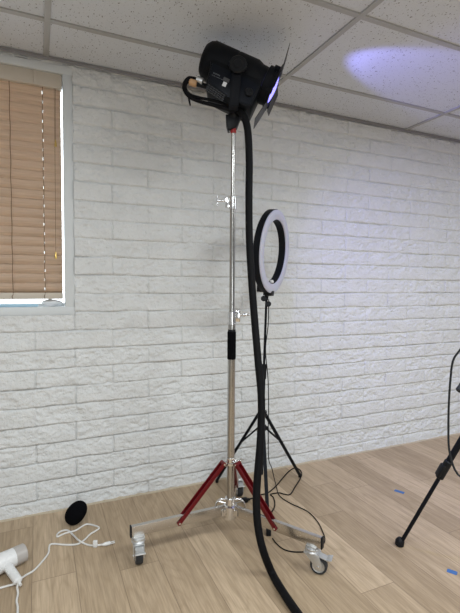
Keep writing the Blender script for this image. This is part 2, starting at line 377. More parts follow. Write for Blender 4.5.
# blind hanging inside the opening
BXR = IX1-0.009; BXL = IX0+0.012; by = WALL_Y+0.045
bl = thing('window_blind', 'tan closed slatted blind hanging in the white window frame at left', 'blind', ((BXL+BXR)/2, by, IZ1))
MB().box(((BXL+BXR)/2, by-0.012, IZ1-0.036), (BXR-BXL+0.012, 0.05, 0.072), bev=0.004).box((0.0, by-0.039, IZ1-0.036), (0.012, 0.006, 0.074), bev=0.001).obj('headrail', 'headrail', bl)
sl = MB(); SP = 0.0500; top = IZ1-0.066; holes = (-0.118, 0.034, -0.50, -0.85); tilt = math.radians(67)
zb = IZ0+0.058; nsl = round((top-zb-0.018)/0.0495); SP = (top-zb-0.018)/nsl
for k in range(nsl):
    zc = top-0.026-k*SP
    edges = sorted([BXL, BXR] + [h+s for h in holes[1:2] for s in (-0.0019, 0.0019)])
    for i in range(len(edges)-1):
        xa, xb = edges[i], edges[i+1]
        isx = any(abs((xa+xb)/2-h) < 0.002 for h in holes[1:2])
        for u0_, u1_ in (((-1, -0.30), (0.30, 1)) if isx else ((-1, 1),)):
            for si in range(4):
                ua, ub = u0_+(u1_-u0_)*si/4, u0_+(u1_-u0_)*(si+1)/4
                pts = []
                for u in (ua, ub):
                    cv = 0.0105*(1-u*u); y_ = -0.0265*u*math.cos(tilt) ; z_ = 0.0265*u*math.sin(tilt)
                    pts.append((by + y_ - cv*math.sin(tilt), zc + z_ - cv*math.cos(tilt)))
                sag = lambda x: 0.0012*math.sin(x*9+k)
                sl.prism([V((xa, pts[0][0], pts[0][1]+sag(xa))), V((xb, pts[0][0], pts[0][1]+sag(xb))), V((xb, pts[1][0], pts[1][1]+sag(xb))), V((xa, pts[1][0], pts[1][1]+sag(xa)))], V((0, 0.0024, -0.0006)))
sl.obj('slats', 'slat', bl)
MB().box(((BXL+BXR)/2, by, zb), (BXR-BXL, 0.046, 0.034), bev=0.004).obj('bottom_rail', 'headrail', bl)
for h in holes:
    pts = [V((h+0.0012*math.sin(j*1.7+h*9), by-0.0215-0.002*(j % 2), top-(top-zb-0.01)*j/24)) for j in range(25)]
    pts += [V((h-0.004, by-0.028, zb)), V((h-0.002, by-0.022, zb-0.014))]
    MB().tube(pts, 0.0019, 6, 3).obj('ladder_cord', 'cord', bl)
for zt, xx in ((1.955, 0.094), (1.372, 0.088)):
    pc = MB().tube([(xx+0.003, by-0.026, top+0.01), (xx+0.002, by-0.035, (top+zt)/2), (xx, by-0.034, zt+0.015)], 0.0012, 6, 6).obj('pull_cord', 'cord', bl)
    MB().lathe((xx, by-0.034, zt-0.022), (0, 0, 1), [(0.0005, 0), (0.0065, 0.001), (0.006, 0.016), (0.003, 0.03), (0.0022, 0.038), (0.0004, 0.039)], 12).obj('cord_tassel', 'brass', pc)

# loose bits lying on the sill in the gap below the blind
g = MB()
random.seed(3); rings = []
for i in range(7):
    u = i/6; rr = 0.022*math.sin(PI*(0.12+0.8*u)); cx = 0.02+0.10*u
    rings.append([V((cx+random.uniform(-.004, .004), WALL_Y+0.062+rr*0.8*math.cos(2*PI*k/9)*random.uniform(.8, 1.2), IZ0+0.022+rr*math.sin(2*PI*k/9)*random.uniform(.75, 1.0))) for k in range(9)])
o = g.quad_loop(rings).obj('plastic_wrap', 'bag', smooth=False)
zmin = min(v.co.z for v in o.data.vertices)
for v in o.data.vertices: v.co.z += IZ0-0.0005-zmin
tag(rebase(o, (0.07, WALL_Y+0.062, IZ0)), 'crumpled white wrap lying on the sill under the blind', 'wrap')
o = MB().box((-0.10, WALL_Y+0.064, IZ0+0.0075), (0.20, 0.03, 0.016), bev=0.003).obj('plastic_strip', 'lightblue')
tag(rebase(o, (-0.10, WALL_Y+0.064, IZ0)), 'pale blue plastic strip lying along the window sill', 'strip')

# ------------------------------------------------------------------ wheeled steel stand
PX, PY = 0.835, 1.853
st = thing('roller_stand', 'tall chrome rolling light stand with red braces on three casters', 'light stand', (PX, PY, 0))
def pz(z): return V((PX, PY, z))
def tubez(name, z0, z1, r, m, par=st, bev=0.001): return MB().cyl(pz(z0), pz(z1), r, bev=bev, n=24).obj(name, m, par)
tubez('column', 0.105, 1.045, 0.0182, 'steel')
tubez('middle_tube', 1.03, 1.60, 0.0132, 'steel')
tubez('upper_tube', 1.59, 1.948, 0.0100, 'steel')
tubez('grip', 0.868, 1.002, 0.0205, 'foam', bev=0.003)
tubez('column_cap', 1.000, 1.012, 0.0185, 'black')
def screw(name, z0, z1, r, side, hz, long_):
    c = MB().lathe(pz(z0), (0, 0, 1), [(r-.001, 0), (r+.002, .001), (r+.002, .008), (r, .010), (r, (z1-z0)*.5), (r+.0015, (z1-z0)*.52), (r+.0015, (z1-z0)*.62), (r, (z1-z0)*.64), (r, z1-z0-.002), (r-.002, z1-z0)], 24)
    d = CR*side; d.z = 0; d.normalize()
    c.box(pz(hz)+d*(r+0.008), (0.022, 0.022, (z1-z0)*0.86), d, d.cross(V((0, 0, 1))), (0, 0, 1), 0.002)
    col = c.obj(name, 'chrome', st)
    h = MB().cyl(pz(hz+.006)+d*(r+0.018), pz(hz+.006)+d*(r+long_), 0.0042, n=12, bev=0.0006)
    tip = pz(hz+.006)+d*(r+long_)
    if side < 0:
        h.lathe(tip, d, [(0.007, -0.002), (0.009, 0.002), (0.007, 0.006)], 14)
        for s in (-1, 1):
            h.bar(tip+d*.002+V((0, 0, .004*s)), tip+d*.004+V((0, 0, .026*s)), 0.012, 0.005, up=d, bev=0.002)
    else:
        p = tip; h.lathe(p, d, [(0.004, -.003), (0.008, 0.0), (0.0085, 0.006), (0.006, 0.010), (0.003, 0.012)], 14)
        h.bar(p+V((0, 0, -.001))+d*.004, p+d*.030+V((0, 0, .002)), 0.006, 0.010, bev=0.002)
    h.obj('clamp_handle', 'chrome', col)
screw('clamp_collar', 1.572, 1.632, 0.0165, -1, 1.606, 0.052)
screw('clamp_collar', 1.034, 1.095, 0.0205, 1, 1.074, 0.034)
tubez('spigot_collar', 1.921, 1.956, 0.0130, 'redcap', bev=0.002)
MB().cyl(pz(1.945)+V((0, 0, 0)), pz(2.012), 0.008, n=16, bev=0.001).obj('spigot', 'chrome', st)
MB().bar(pz(1.93)-CR*0.017, pz(1.968)-CR*0.019, 0.006, 0.006, bev=0.001).obj('spigot_lock', 'chrome', st)
# brace collar
bc = MB().lathe(pz(0.358), (0, 0, 1), [(0.0175, 0), (0.026, .002), (0.026, .012), (0.021, .014), (0.021, .030), (0.024, .031), (0.024, .036), (0.0175, .037)], 24)
legdirs = [math.radians(180.5), math.radians(301), math.radians(60)]
for a_ in legdirs:
    d = V((math.cos(a_), math.sin(a_), 0)); bc.box(pz(0.366)+d*0.032, (0.022, 0.016, 0.024), d, d.cross(V((0, 0, 1))), (0, 0, 1), 0.002)
bcol = bc.obj('brace_collar', 'chrome', st)
kd = (CR*1.0); kd.z = 0; kd.normalize()
k = MB().cyl(pz(0.379)+kd*0.02, pz(0.379)+kd*0.045, 0.0035, n=10); k.lathe(pz(0.379)+kd*0.043, kd, [(0.003, 0), (0.008, .002), (0.008, .006), (0.003, .009)], 12)
for s in (-1, 1): k.bar(pz(0.379)+kd*0.047, pz(0.379)+kd*0.052+V((0, 0, .014*s)), 0.008, 0.004, bev=0.0015)
k.obj('collar_knob', 'chrome', bcol)
# base hub
hb = MB().lathe(pz(0.096), (0, 0, 1), [(0.012, 0), (0.030, .002), (0.032, .010), (0.030, .050), (0.034, .052), (0.034, .062), (0.024, .068), (0.022, .090), (0.026, .091), (0.026, .099), (0.0175, .101)], 28)
for a_ in legdirs:
    d = V((math.cos(a_), math.sin(a_), 0)); s_ = d.cross(V((0, 0, 1)))
    for q in (-1, 1): hb.box(pz(0.134)+d*0.036+s_*0.0125*q, (0.028, 0.003, 0.030), d, s_, (0, 0, 1), 0.001)
hub = hb.obj('base_hub', 'chrome', st)
for ang in (math.radians(-24), math.radians(120), math.radians(240), math.radians(156+82)):
    pass
for d in (-kd, kd, V((kd.y, -kd.x, 0))*-1):
    pts = [pz(0.186)+d*0.024, pz(0.188)+d*0.044, pz(0.174)+d*0.063, pz(0.146)+d*0.073, pz(0.124)+d*0.071]
    cl = MB().tube(pts, 0.0046, 10, 8).cyl(pz(0.168)+d*0.02, pz(0.176)+d*0.056, 0.003, n=8).obj('lock_hoop', 'chrome', hub)
    MB().lathe(pz(0.126)+d*0.071, V((0, 0, -1))+d*0.5, [(0.004, 0), (0.0075, 0.002), (0.0075, 0.012), (0.004, 0.015)], 12).obj('hoop_tip', 'black', cl)
# legs, braces and casters
LZ0, LZ1, LT = 0.1165, 0.1635, 0.020
cast_tr = [V((-0.10, -0.99, 0)).normalized(), V((0.68, -0.73, 0)).normalized(), V((-0.2, -0.98, 0)).normalized()]
legl = [0.476, 0.470, 0.470]; piv = [0.258, 0.250, 0.250]
for i, a_ in enumerate(legdirs):
    d = V((math.cos(a_), math.sin(a_), 0)); s_ = d.cross(V((0, 0, 1))); L = legl[i]
    zc = (LZ0+LZ1)/2
    lg = MB().box(pz(zc)+d*((0.03+L)/2), (L-0.03, LT, LZ1-LZ0), d, s_, (0, 0, 1), 0.0012).obj('leg', 'alu', st)
    MB().box(pz(zc)+d*(L+0.003), (0.007, LT+0.002, LZ1-LZ0+0.003), d, s_, (0, 0, 1), 0.002).obj('end_cap', 'black', lg)
    # red channel brace
    A = pz(0.371)+d*0.040; B = pz(0.136)+d*piv[i]
    B = B + (B-A).normalized()*0.012
    X, Y, Z = frame(B-A, s_); Y = (B-A).cross(s_).normalized(); Ln = (B-A).length
    br = MB()
    for q in (-1, 1): br.box((A+B)/2+s_*0.0142*q, (0.0035, 0.020, Ln), s_, Y, Z, 0.001)
    up_ = -Y if Y.z > 0 else Y
    br.box((A+B)/2+up_*0.0085-Z*0.012, (0.0284, 0.0035, Ln-0.03), s_, up_, Z, 0.0008)
    for P in (A, B-(B-A).normalized()*0.008):
        br.cyl(P-s_*0.0165, P+s_*0.0165, 0.0095, n=16)
    bo = br.obj('brace', 'red', st)
    for P in (A, B-(B-A).normalized()*0.008): MB().cyl(P-s_*0.0195, P+s_*0.0195, 0.0045, n=12).obj('brace_bolt', 'chrome', bo)
    # caster
    T = cast_tr[i]; W = T.cross(V((0, 0, 1)))
    sw = pz(0)+d*(L-(0.030, 0.042, 0.03)[i]); R_ = 0.0365; ax = sw+T*(0.018, 0.030, 0.03)[i]+V((0, 0, R_))
    ca = MB().lathe(sw+V((0, 0, 0.086)), (0, 0, 1), [(0.010, 0), (0.028, .001), (0.030, .006), (0.026, .013), (0.029, .014), (0.029, .021), (0.022, .023), (0.012, .024), (0.012, .0305)], 24)
    ca.box(sw+V((0, 0, 0.113)), (0.046, 0.036, 0.006), d, s_, (0, 0, 1), 0.001)
    for q in (-1, 1):
        o_ = W*(0.0205*q)
        pts = [sw-T*0.030+V((0, 0, .088)), sw+T*0.032+V((0, 0, .088)), ax+T*0.016+V((0, 0, .014)), ax+T*0.013-V((0, 0, .012)), ax-T*0.012-V((0, 0, .012)), ax-T*0.028+V((0, 0, .018))]
        ca.prism([p+o_ for p in pts], W*(0.0028*q), 0.0007)
    ca.box(sw+V((0, 0, 0.0875)), (0.064, 0.045, 0.004), T, W, (0, 0, 1), 0.001)
    cao = ca.obj('caster', 'zinc', st)
    wh = MB().lathe(ax-W*0.0155, W, [(0.027, 0), (R_-.003, .0005), (R_, .006), (R_, .025), (R_-.003, .0305), (0.027, .031)], 36, closed=True).obj('wheel', 'rubber', cao)
    MB().lathe(ax-W*0.0155, W, [(0.005, -.002), (0.008, -.002), (0.010, .003), (0.022, .004), (0.0268, .0015), (0.0272, .0155), (0.0268, .0295), (0.022, .027), (0.010, .028), (0.008, .033), (0.005, .033)], 28).obj('wheel_hub', 'zinc', wh)
    MB().cyl(ax-W*0.026, ax+W*0.026, 0.005, n=10).obj('axle_bolt', 'chrome', wh)
    pd = MB().bar(sw+T*0.020+V((0, 0, .083)), sw+T*0.066+V((0, 0, .072)), 0.036, 0.004, up=V((0, 0, 1)), bev=0.001)
    pd.bar(sw+T*0.064+V((0, 0, .0725)), sw+T*0.086+V((0, 0, .078)), 0.044, 0.0045, up=V((0, 0, 1)), bev=0.0012)
    pd.obj('brake_pedal', 'zinc', cao)

# ------------------------------------------------------------------ studio lamp on the stand
LA = (CR*0.913 - CU*0.407); LU = (CR*0.407 + CU*0.913); LT_ = -CF        # lamp axis, lamp up, side nearest the viewer
LO = at(233.0, 74.6, 1.985)
def lp(a_, u_, t_): return LO + LA*a_ + LU*u_ + LT_*t_
UA = 0.013
yb_ = at(236, 117, 1.995); yoke_base = V((PX, PY, yb_.z+0.005))
lamp = thing('studio_light', 'black barn-door studio lamp tilted downward on top of the chrome stand', 'studio light', (PX, PY, 1.958))
RB = 0.088
bd = MB().lathe(lp(-0.158, UA, 0), LA, [(0.0, 0), (0.045, .002), (0.066, .008), (0.080, .022), (RB, .044), (RB, .150), (RB-.002, .153), (RB-.002, .158), (RB, .161), (RB, .250), (0.078, .275), (0.076, .302), (0.0765, .306), (0.0, .306)], 48)
bdo = bd.obj('barrel', 'body', lamp)
# control box slung under the barrel
pts = [(-0.096, -0.030), (-0.085, -0.058), (-0.072, -0.136), (-0.060, -0.146), (0.128, -0.154), (0.150, -0.140), (0.152, -0.035), (0.140, -0.020), (-0.085, -0.020)]
bx = MB().prism([lp(a_, u_, -0.070) for a_, u_ in pts], LT_*0.168, 0.006).obj('control_box', 'body', lamp)
pn = [(-0.082, -0.040), (-0.066, -0.122), (0.060, -0.150), (0.142, -0.142), (0.143, -0.048), (0.10, -0.040)]
MB().prism([lp(a_, u_, 0.0975) for a_, u_ in pn], LT_*0.004, 0.0012).obj('side_panel', 'panel', bx)
gr = MB()
for r_ in range(4):
    for c_ in range(7): gr.box(lp(-0.056+c_*0.013, -0.133-r_*0.0085-c_*0.0022, 0.0985), (0.010, 0.005, 0.003), LA, LU, LT_)
gr.obj('vent_grille', 'grille', bx)
sk = MB().box(lp(0.005, -0.104, 0.1020), (0.017, 0.020, 0.001), LA, LU, LT_).obj('sticker', 'sticker', bx, smooth=False); sk['label'] = 'white square sticker'
sk = MB().box(lp(0.004, -0.083, 0.1018), (0.028, 0.016, 0.001), LA, LU, LT_).obj('sticker', 'greystk', bx, smooth=False); sk['label'] = 'dark grey sticker'
lt = MB(); random.seed(5); xx = -0.058
for w in (0.005, 0.004, 0.005, 0.004, 0.005, 0.004): lt.box(lp(xx, -0.078, 0.1017), (w*0.8, 0.0055, 0.0006), LA, LU, LT_); xx += 0.0055
xx = -0.060
for w in (0.006, 0.009, 0.004, 0.010, 0.006, 0.008): lt.box(lp(xx, -0.089, 0.1017), (w*0.85, 0.0022, 0.0006), LA, LU, LT_); xx += 0.009
lt.obj('lettering', mat('grey print', (0.10, 0.11, 0.125), 0.5), bx, smooth=False)
MB().lathe(lp(0.118, -0.095, 0.1005), LT_, [(0.018, 0), (0.018, .010), (0.016, .013), (0.008, .013), (0.007, .011), (0.001, .011)], 24).obj('dial', 'black', bx)
# front ring, lens, barn doors
RF = 0.080; rc = lp(0.149, UA+0.004, 0)
fr_ = MB().lathe(rc, LA, [(RF, 0), (RF+.004, .002), (RF+.004, .036), (RF+.008, .038), (RF+.008, .050), (RF-.004, .050), (RF-.005, .0)], 44, closed=True)
for an in (35, 145, 215, 325): 
    d = LU*math.sin(math.radians(an))+LT_*math.cos(math.radians(an)); fr_.box(rc+LA*0.040+d*(RF+0.010), (0.030, 0.022, 0.014), LA, d.cross(LA), d, 0.002)
fr_.box(rc+LA*0.030+LU*(RF+0.012), (0.034, 0.026, 0.016), LA, LT_, LU, 0.003)
fro = fr_.obj('front_ring', 'blackmat', lamp)
MB().lathe(rc+LA*0.036, LA, [(0.0730, 0), (0.0730, .006), (0.060, .013), (0.040, .018), (0.020, .021), (0.0, .022)], 40).obj('lens', 'lens', lamp)
hc_ = rc+LA*0.050
def door(dirv, side, ang, ln, w0, w1):
    # a trapezoid leaf hinged on the ring; ang = opening away from the beam
    h = hc_ + dirv*(RF+0.006); out = (dirv*math.sin(ang) + LA*math.cos(ang))
    nrm = out.cross(side).normalized()
    p = [h-side*w0/2, h+side*w0/2, h+out*ln*0.25+side*(w0+0.015)/2, h+out*ln+side*w1/2, h+out*ln-side*w1/2, h+out*ln*0.25-side*(w0+0.015)/2]
    dd = MB().prism(p, nrm*0.0022); dd.cyl(h-side*w0*0.45, h+side*w0*0.45, 0.0035, n=10)
    o = dd.obj('barn_door', 'leaf', lamp, smooth=False); return o
door(LU, LT_, math.radians(97), 0.100, 0.100, 0.124)
door(-LU, LT_, math.radians(99), 0.100, 0.090, 0.112)
door(LT_, LU, math.radians(74), 0.050, 0.110, 0.112)
door(-LT_, LU, math.radians(80), 0.070, 0.110, 0.112)
# yoke
pva = 0.030; KU = -0.030; tz = 0.118
yk = MB()
botz = yoke_base.z
for s in (1, -1):
    pt = lp(pva, UA+KU, tz*s); bt = V((PX, PY, 0)); side = V((LT_.x, LT_.y, 0)).normalized()
    bt = V((PX, PY, botz)) + side*(tz*s) + V((0, 0, 0.0))
    yk.bar(pt+V((0, 0, .02)), bt-V((0, 0, 0.006)), 0.040, 0.008, up=side, bev=0.002)
yk.box(V((PX, PY, botz)), (0.042, 2*tz+0.012, 0.010), V((side.y, -side.x, 0)), side, (0, 0, 1), 0.003)
yko = yk.obj('yoke', 'blackmat', lamp)
rcv = MB().lathe(V((PX, PY, botz-0.052)), (0, 0, 1), [(0.0105, 0), (0.019, .001), (0.022, .012), (0.022, .030), (0.030, .048)], 20, closed=False)
rcv.prism([V((PX, PY, botz-0.004))+CR*q+V((0, 0, z_))+LT_*0.022 for q, z_ in ((-0.036, 0.0), (0.036, 0.0), (0.016, -0.055), (-0.026, -0.070), (-0.034, -0.040))], -LT_*0.044, 0.003)
rcv.obj('receiver', 'black', yko)
for s in (1, -1):
    pt = lp(pva, UA+KU, (tz+0.004)*s)
    kn = MB().lathe(pt, LT_*s, [(0.036, 0), (0.038, .003), (0.038, .014), (0.034, .018), (0.020, .018), (0.018, .021), (0.001, .021)], 32)
    for k_ in range(12):
        d = LA*math.cos(k_*PI/6)+LU*math.sin(k_*PI/6); kn.cyl(pt+d*0.037+LT_*s*0.003, pt+d*0.037+LT_*s*0.014, 0.004, n=8)
    kn.obj('tilt_knob', 'black', yko)
# rear connectors and the power lead that loops back under the box
cn = MB().cyl(at(203, 82, 1.95), at(196.5, 79.5, 1.95), 0.016, n=20, bev=0.002).obj('rear_connector', 'zinc', lamp)
cn = MB().cyl(at(196.8, 84.2, 1.945), at(189.5, 81.8, 1.945), 0.0155, n=20, bev=0.003).obj('rear_connector', 'orange', lamp); cn['label'] = 'tan orange connector'
MB().cyl(at(212, 88, 1.97), at(195.5, 83.4, 1.95), 0.012, n=16).obj('inlet', 'black', lamp)
MB().tube([at(196, 79.3, 1.95), at(189, 78.3, 1.95), at(184.6, 83, 1.95), at(184.5, 90, 1.945), at(190, 97, 1.94), at(200, 101.5, 1.93), at(213, 105, 1.925), at(226, 108.5, 1.925), at(234, 112, 1.93)], 0.0085, 12, 8).obj('power_lead', 'cable', lamp)
MB().tube([at(190, 82, 1.945), at(186.5, 83, 1.945), at(185.8, 89, 1.94), at(191, 95, 1.935), at(203, 98.5, 1.925), at(216, 101, 1.93), at(226, 105, 1.945)], 0.0062, 10, 8).obj('power_lead', 'cable', lamp)
MB().tube([at(189.5, 94, 1.945), at(189, 99, 1.945), at(190.3, 105.5, 1.945)], lambda u: 0.0075-0.004*u, 8, 5).obj('cable_tie', 'black', lamp)

# thick cable sleeve down to the floor
cr = 0.0165
cp = [at(224, 105.5, 1.985), at(235, 108, 1.945), at(243.2, 115.5, 1.93), at(247.6, 130, 1.925), at(249.2, 160, 1.93), at(248.9, 200, 1.93), at(249.4, 240, 1.93), at(251.6, 280, 1.92), at(254.6, 320, 1.91), at(258, 360, 1.89), at(261.4, 400, 1.87), at(260.4, 440, 1.85), at(257.6, 475, 1.83), at(256.4, 502, 1.815), at(258, 527, 1.80), at(263, 550, 1.79), on_z(272, 573, cr), on_z(283, 592, cr), on_z(298, 614, cr), on_z(318, 640, cr), on_z(350, 680, cr)]
o = MB().tube(cp, cr, 16, 8).obj('cable_sleeve', 'cable')
tag(rebase(o, cp[17]-V((0, 0, cr))), 'thick black sleeved cable draped from the studio lamp down across the floor', 'cable')

# ------------------------------------------------------------------ ring light and its stand
RX, RY = 1.152, 2.128
ls = thing('light_stand', 'thin black tripod stand holding the ring lamp near the wall', 'light stand', (RX, RY, 0))
lean = V((0.016, -0.004, 0))
def rz(z): return V((RX, RY, z)) + lean*max(0, z-0.45)*1.5
MB().cyl(rz(0.14), rz(0.72), 0.0105, n=16, bev=0.001).obj('column', 'blackmat', ls)
MB().cyl(rz(0.70), rz(1.165), 0.0068, n=14, bev=0.001).obj('upper_tube', 'blackmat', ls)
k = MB().cyl(rz(0.69), rz(0.775), 0.0155, n=16, bev=0.003); k.cyl(rz(0.745)-CR*0.012, rz(0.745)-CR*0.036, 0.009, n=12, bev=0.002); k.obj('height_clamp', 'black', ls)
hu = MB().cyl(rz(0.475), rz(0.510), 0.026, n=18, bev=0.003).obj('upper_collar', 'black', ls)
hl = MB().cyl(rz(0.395), rz(0.428), 0.025, n=18, bev=0.003); hl.cyl(rz(0.411)+CR*0.018, rz(0.411)+CR*0.034, 0.009, n=12, bev=0.002); hl.obj('lower_collar', 'black', ls)
feet = [on_z(300, 477, 0.0), on_z(216.5, 482.5, 0.0), on_z(268.6, 535.5, 0.0)]
for P in feet:
    d = V((P.x-RX, P.y-RY, 0)); Rr = d.length; d.normalize(); s_ = d.cross(V((0, 0, 1)))
    A = rz(0.490)+d*0.022; B = V((P.x, P.y, 0.010))
    J = A.lerp(B, 0.42)
    lg = MB().bar(A, B, 0.013, 0.018, up=s_, bev=0.002).obj('leg', 'blackmat', ls)
    MB().bar(rz(0.411)+d*0.02, J, 0.008, 0.014, up=s_, bev=0.001).obj('strut', 'blackmat', ls)
    fs = 1.0 if P is feet[2] else 0.62
    MB().box(P+V((0, 0, 0.0145*fs+.0005))-d*0.004, (0.026*fs, 0.024*fs, 0.029*fs), d, s_, (0, 0, 1), 0.004).obj('rubber_foot', 'black', lg)
# ring head
rcn = at(274.9, 252, 2.375)
v_ = (rcn-CAM).normalized(); rr_ = V((0, 0, 1)).cross(-v_).normalized(); uu_ = (-v_).cross(rr_)
th = math.radians(70.0)
nb = (rr_*math.cos(math.radians(-3.2)) + uu_*math.sin(math.radians(-3.2)))
rn = (-v_*math.cos(th) + nb*math.sin(th)).normalized()
ring = thing('ring_light', 'black ring lamp with white diffuser face tinted lavender for blue lamp light on the thin black stand', 'ring light', rz(1.15))
RO, RI, RTH = 0.228, 0.174, 0.040
MB().lathe(rcn, rn, [(RI-.002, -RTH), (RI-.002, -0.002), (RI+.004, 0.000), (RO-.003, 0.000), (RO+.002, -.003), (RO+.002, -RTH+.006), (RO-.006, -RTH)], 72, closed=True).obj('housing', 'blackmat', ring)
MB().lathe(rcn, rn, [(RI+.002, -.001), (RI+.002, .004), (RI+.008, .008), (RO-.008, .008), (RO-.001, .004), (RO-.001, -.001)], 72, closed=True).obj('diffuser', 'diff', ring)
dn = -(V((0, 0, 1)) - rn*rn.z).normalized()
MB().lathe(rcn+dn*(RI-0.004)-rn*0.004, -dn, [(0.010, 0), (0.012, .004), (0.010, .013), (0.004, .016), (0.0, .0165)], 16).obj('mount_stud', 'white', ring)
# swivel bracket: from the rim back down to the stand top
bp_ = rcn + dn*(RO+0.004) - rn*0.016
tp = rz(1.165)
jk = at(265.8, 297, 2.42)
bk = MB().box(bp_-dn*0.004, (0.045, 0.050, 0.030), rn.cross(dn), rn, dn, 0.004)
bk.bar(bp_, jk+V((0, 0, .012)), 0.020, 0.026, bev=0.003)
bk.bar(jk+V((0, 0, .02)), tp+V((0, 0, .03)), 0.022, 0.018, bev=0.003)
bk.cyl(tp-V((0, 0, 0.03)), tp+V((0, 0, .03)), 0.011, n=14, bev=0.002)
bko = bk.obj('swivel_bracket', 'black', ring)
kk = MB()
for c_, r_ in ((at(263.8, 298.5, 2.40), 0.016), (at(268.2, 304.0, 2.40), 0.016)):
    kk.lathe(c_-CF*0.010, CF, [(r_-.003, 0), (r_, .003), (r_, .020), (r_-.003, .024)], 16)
kk.obj('bracket_knob', 'black', bko)
MB().box(at(260.2, 287.8, 2.37), (0.034, 0.030, 0.045), rn.cross(dn), rn, dn, 0.004).obj('control_block', 'black', ring)

# ring lamp leads
def P5(x, y, z=0.004): return on_z(240+x/4.086, 440+y/4.086, z)
hang = [rz(1.14)+CR*0.012+LT_*.012, rz(1.0)+CR*0.014+LT_*0.012, rz(0.86)+CR*0.004+LT_*0.018, rz(0.70)+CR*0.024+LT_*0.008, rz(0.55)+CR*0.034, rz(0.42)+CR*0.036+LT_*0.004]
crd = 0.0027
pts = hang + [at(268.6, 458, 2.33), P5(130, 115, 0.06), P5(148, 190), P5(162, 228), P5(205, 258), P5(245, 276), P5(282, 296), P5(318, 335), P5(338, 375), P5(347, 405), P5(338, 428), P5(310, 445), P5(275, 455), P5(222, 457), P5(180, 447), P5(150, 424), P5(133, 402)]
o = MB().tube(pts, crd, 8, 6).obj('power_cable', 'cable')
tag(rebase(o, P5(205, 258, 0)), 'thin black lead running from the ring lamp down to the right caster', 'cable')
def P5b(x, y): return P5(x, y, 0.0034)
pts = [P5b(28, 244), P5b(60, 235), P5b(85, 224), P5b(115, 215), P5b(148, 187), P5b(175, 155), P5b(200, 128), P5b(222, 115), P5b(242, 120), P5b(252, 136), P5b(246, 158), P5b(225, 192), P5b(205, 222), P5b(180, 221), P5b(160, 216), P5b(125, 222), P5b(136, 234), P5b(142, 255), P5b(140, 276), P5b(128, 296)]
o = thing('plug_lead', 'thin black lead coiled on the floor behind the chrome stand, ending in a plug', 'cable', P5(148, 187, 0))
MB().tube(pts, 0.0034, 8, 6).obj('lead', 'cable', o)
pg = MB().bar(P5(30, 243, 0.012), P5(8, 247, 0.012), 0.030, 0.022, bev=0.004).bar(P5(26, 243.5, 0.012), P5(40, 241, 0.009), 0.014, 0.012, bev=0.003)
pg.obj('plug', 'black', o)

# ------------------------------------------------------------------ things on the floor at left
# foam windscreen, standing on its open end
fc = on_z(76.2, 512.5, 0.056); fa = (CR*0.60+CU*0.78+CF*0.15).normalized()
prof = []
for k_ in range(19):
    an = PI*(0.06+0.94*k_/18); z_ = -0.0610*math.cos(an); r_ = 0.0475*math.sin(an)**0.85*(1.0+0.04*math.cos(an)); prof.append((r_, z_))
fm = MB().lathe(fc, fa, prof, 36)
o = fm.obj('foam_windscreen', 'foam')
zm = min(v.co.z for v in o.data.vertices)
for v in o.data.vertices: v.co.z = max(v.co.z - zm - 0.003, 0.0005)
tag(rebase(o, (fc.x, fc.y, 0)), 'black foam microphone windscreen lying on the floor near the wall', 'windscreen')

# hair dryer lying on the boards
hr = 0.041
na = on_z(14.0, 557.0, hr); bk_ = on_z(-32, 578.5, hr)
ax_ = (na-bk_); ax_.z = 0; ax_.normalize(); sd = ax_.cross(V((0, 0, 1)))
hd = thing('hair_dryer', 'white hair dryer with smoky grey nozzle lying on the floor at left', 'hair dryer', (na.x-ax_.x*.08, na.y-ax_.y*.08, 0))
bo = na - ax_*0.19
MB().lathe(bo, ax_, [(0.001, 0), (0.030, .001), (0.040, .006), (hr-.001, .020), (hr, .05), (hr, .12), (hr-.002, .165), (hr-.003, .190)], 36).obj('barrel', 'white', hd)
MB().lathe(na-ax_*0.002, ax_, [(0.033, 0), (0.0385, .001), (0.038, .026), (0.037, .046), (0.034, .048), (0.033, .040), (0.031, .008)], 36, closed=True).obj('nozzle', 'nozzle', hd)
gq = MB()
for q in range(-3, 4): gq.box(na+ax_*0.012+V((0, 0, q*0.0095)), (0.003, 0.06*math.sqrt(max(0.1, 1-(q/4.2)**2)), 0.0022), ax_, sd, (0, 0, 1))
gq.obj('outlet_grille', 'rubber', hd)
h0 = na-ax_*0.038+V((0, 0, -.004)); h1 = on_z(18.6, 581.5, 0.022)
hdir = (h1-h0).normalized()
MB().tube([h0, h0.lerp(h1, .35), h0.lerp(h1, .7), h0.lerp(h1, .93), h1], lambda u: 0.0195-0.003*u-(0.006*max(0, (u-.85)/.15)), 18, 5).obj('handle', 'white', hd)
sw_ = MB().box(h0.lerp(h1, .55)-sd*0+V((-0.018, 0.0, 0.006)), (0.008, 0.030, 0.010), V((1, 0, 0)), hdir, V((1, 0, 0)).cross(hdir), 0.002).obj('switch', 'whitecord', hd)
def P7(x, y, z=0.004): return on_z(x/3.833, 490+y/3.833, z)
MB().lathe(h1, hdir*1.0+V((0, 0, -.1)), [(0.010, -0.004), (0.010, 0.004), (0.006, 0.010), (0.0055, 0.022)], 14).obj('strain_relief', 'whitecord', hd)
wc = 0.0042
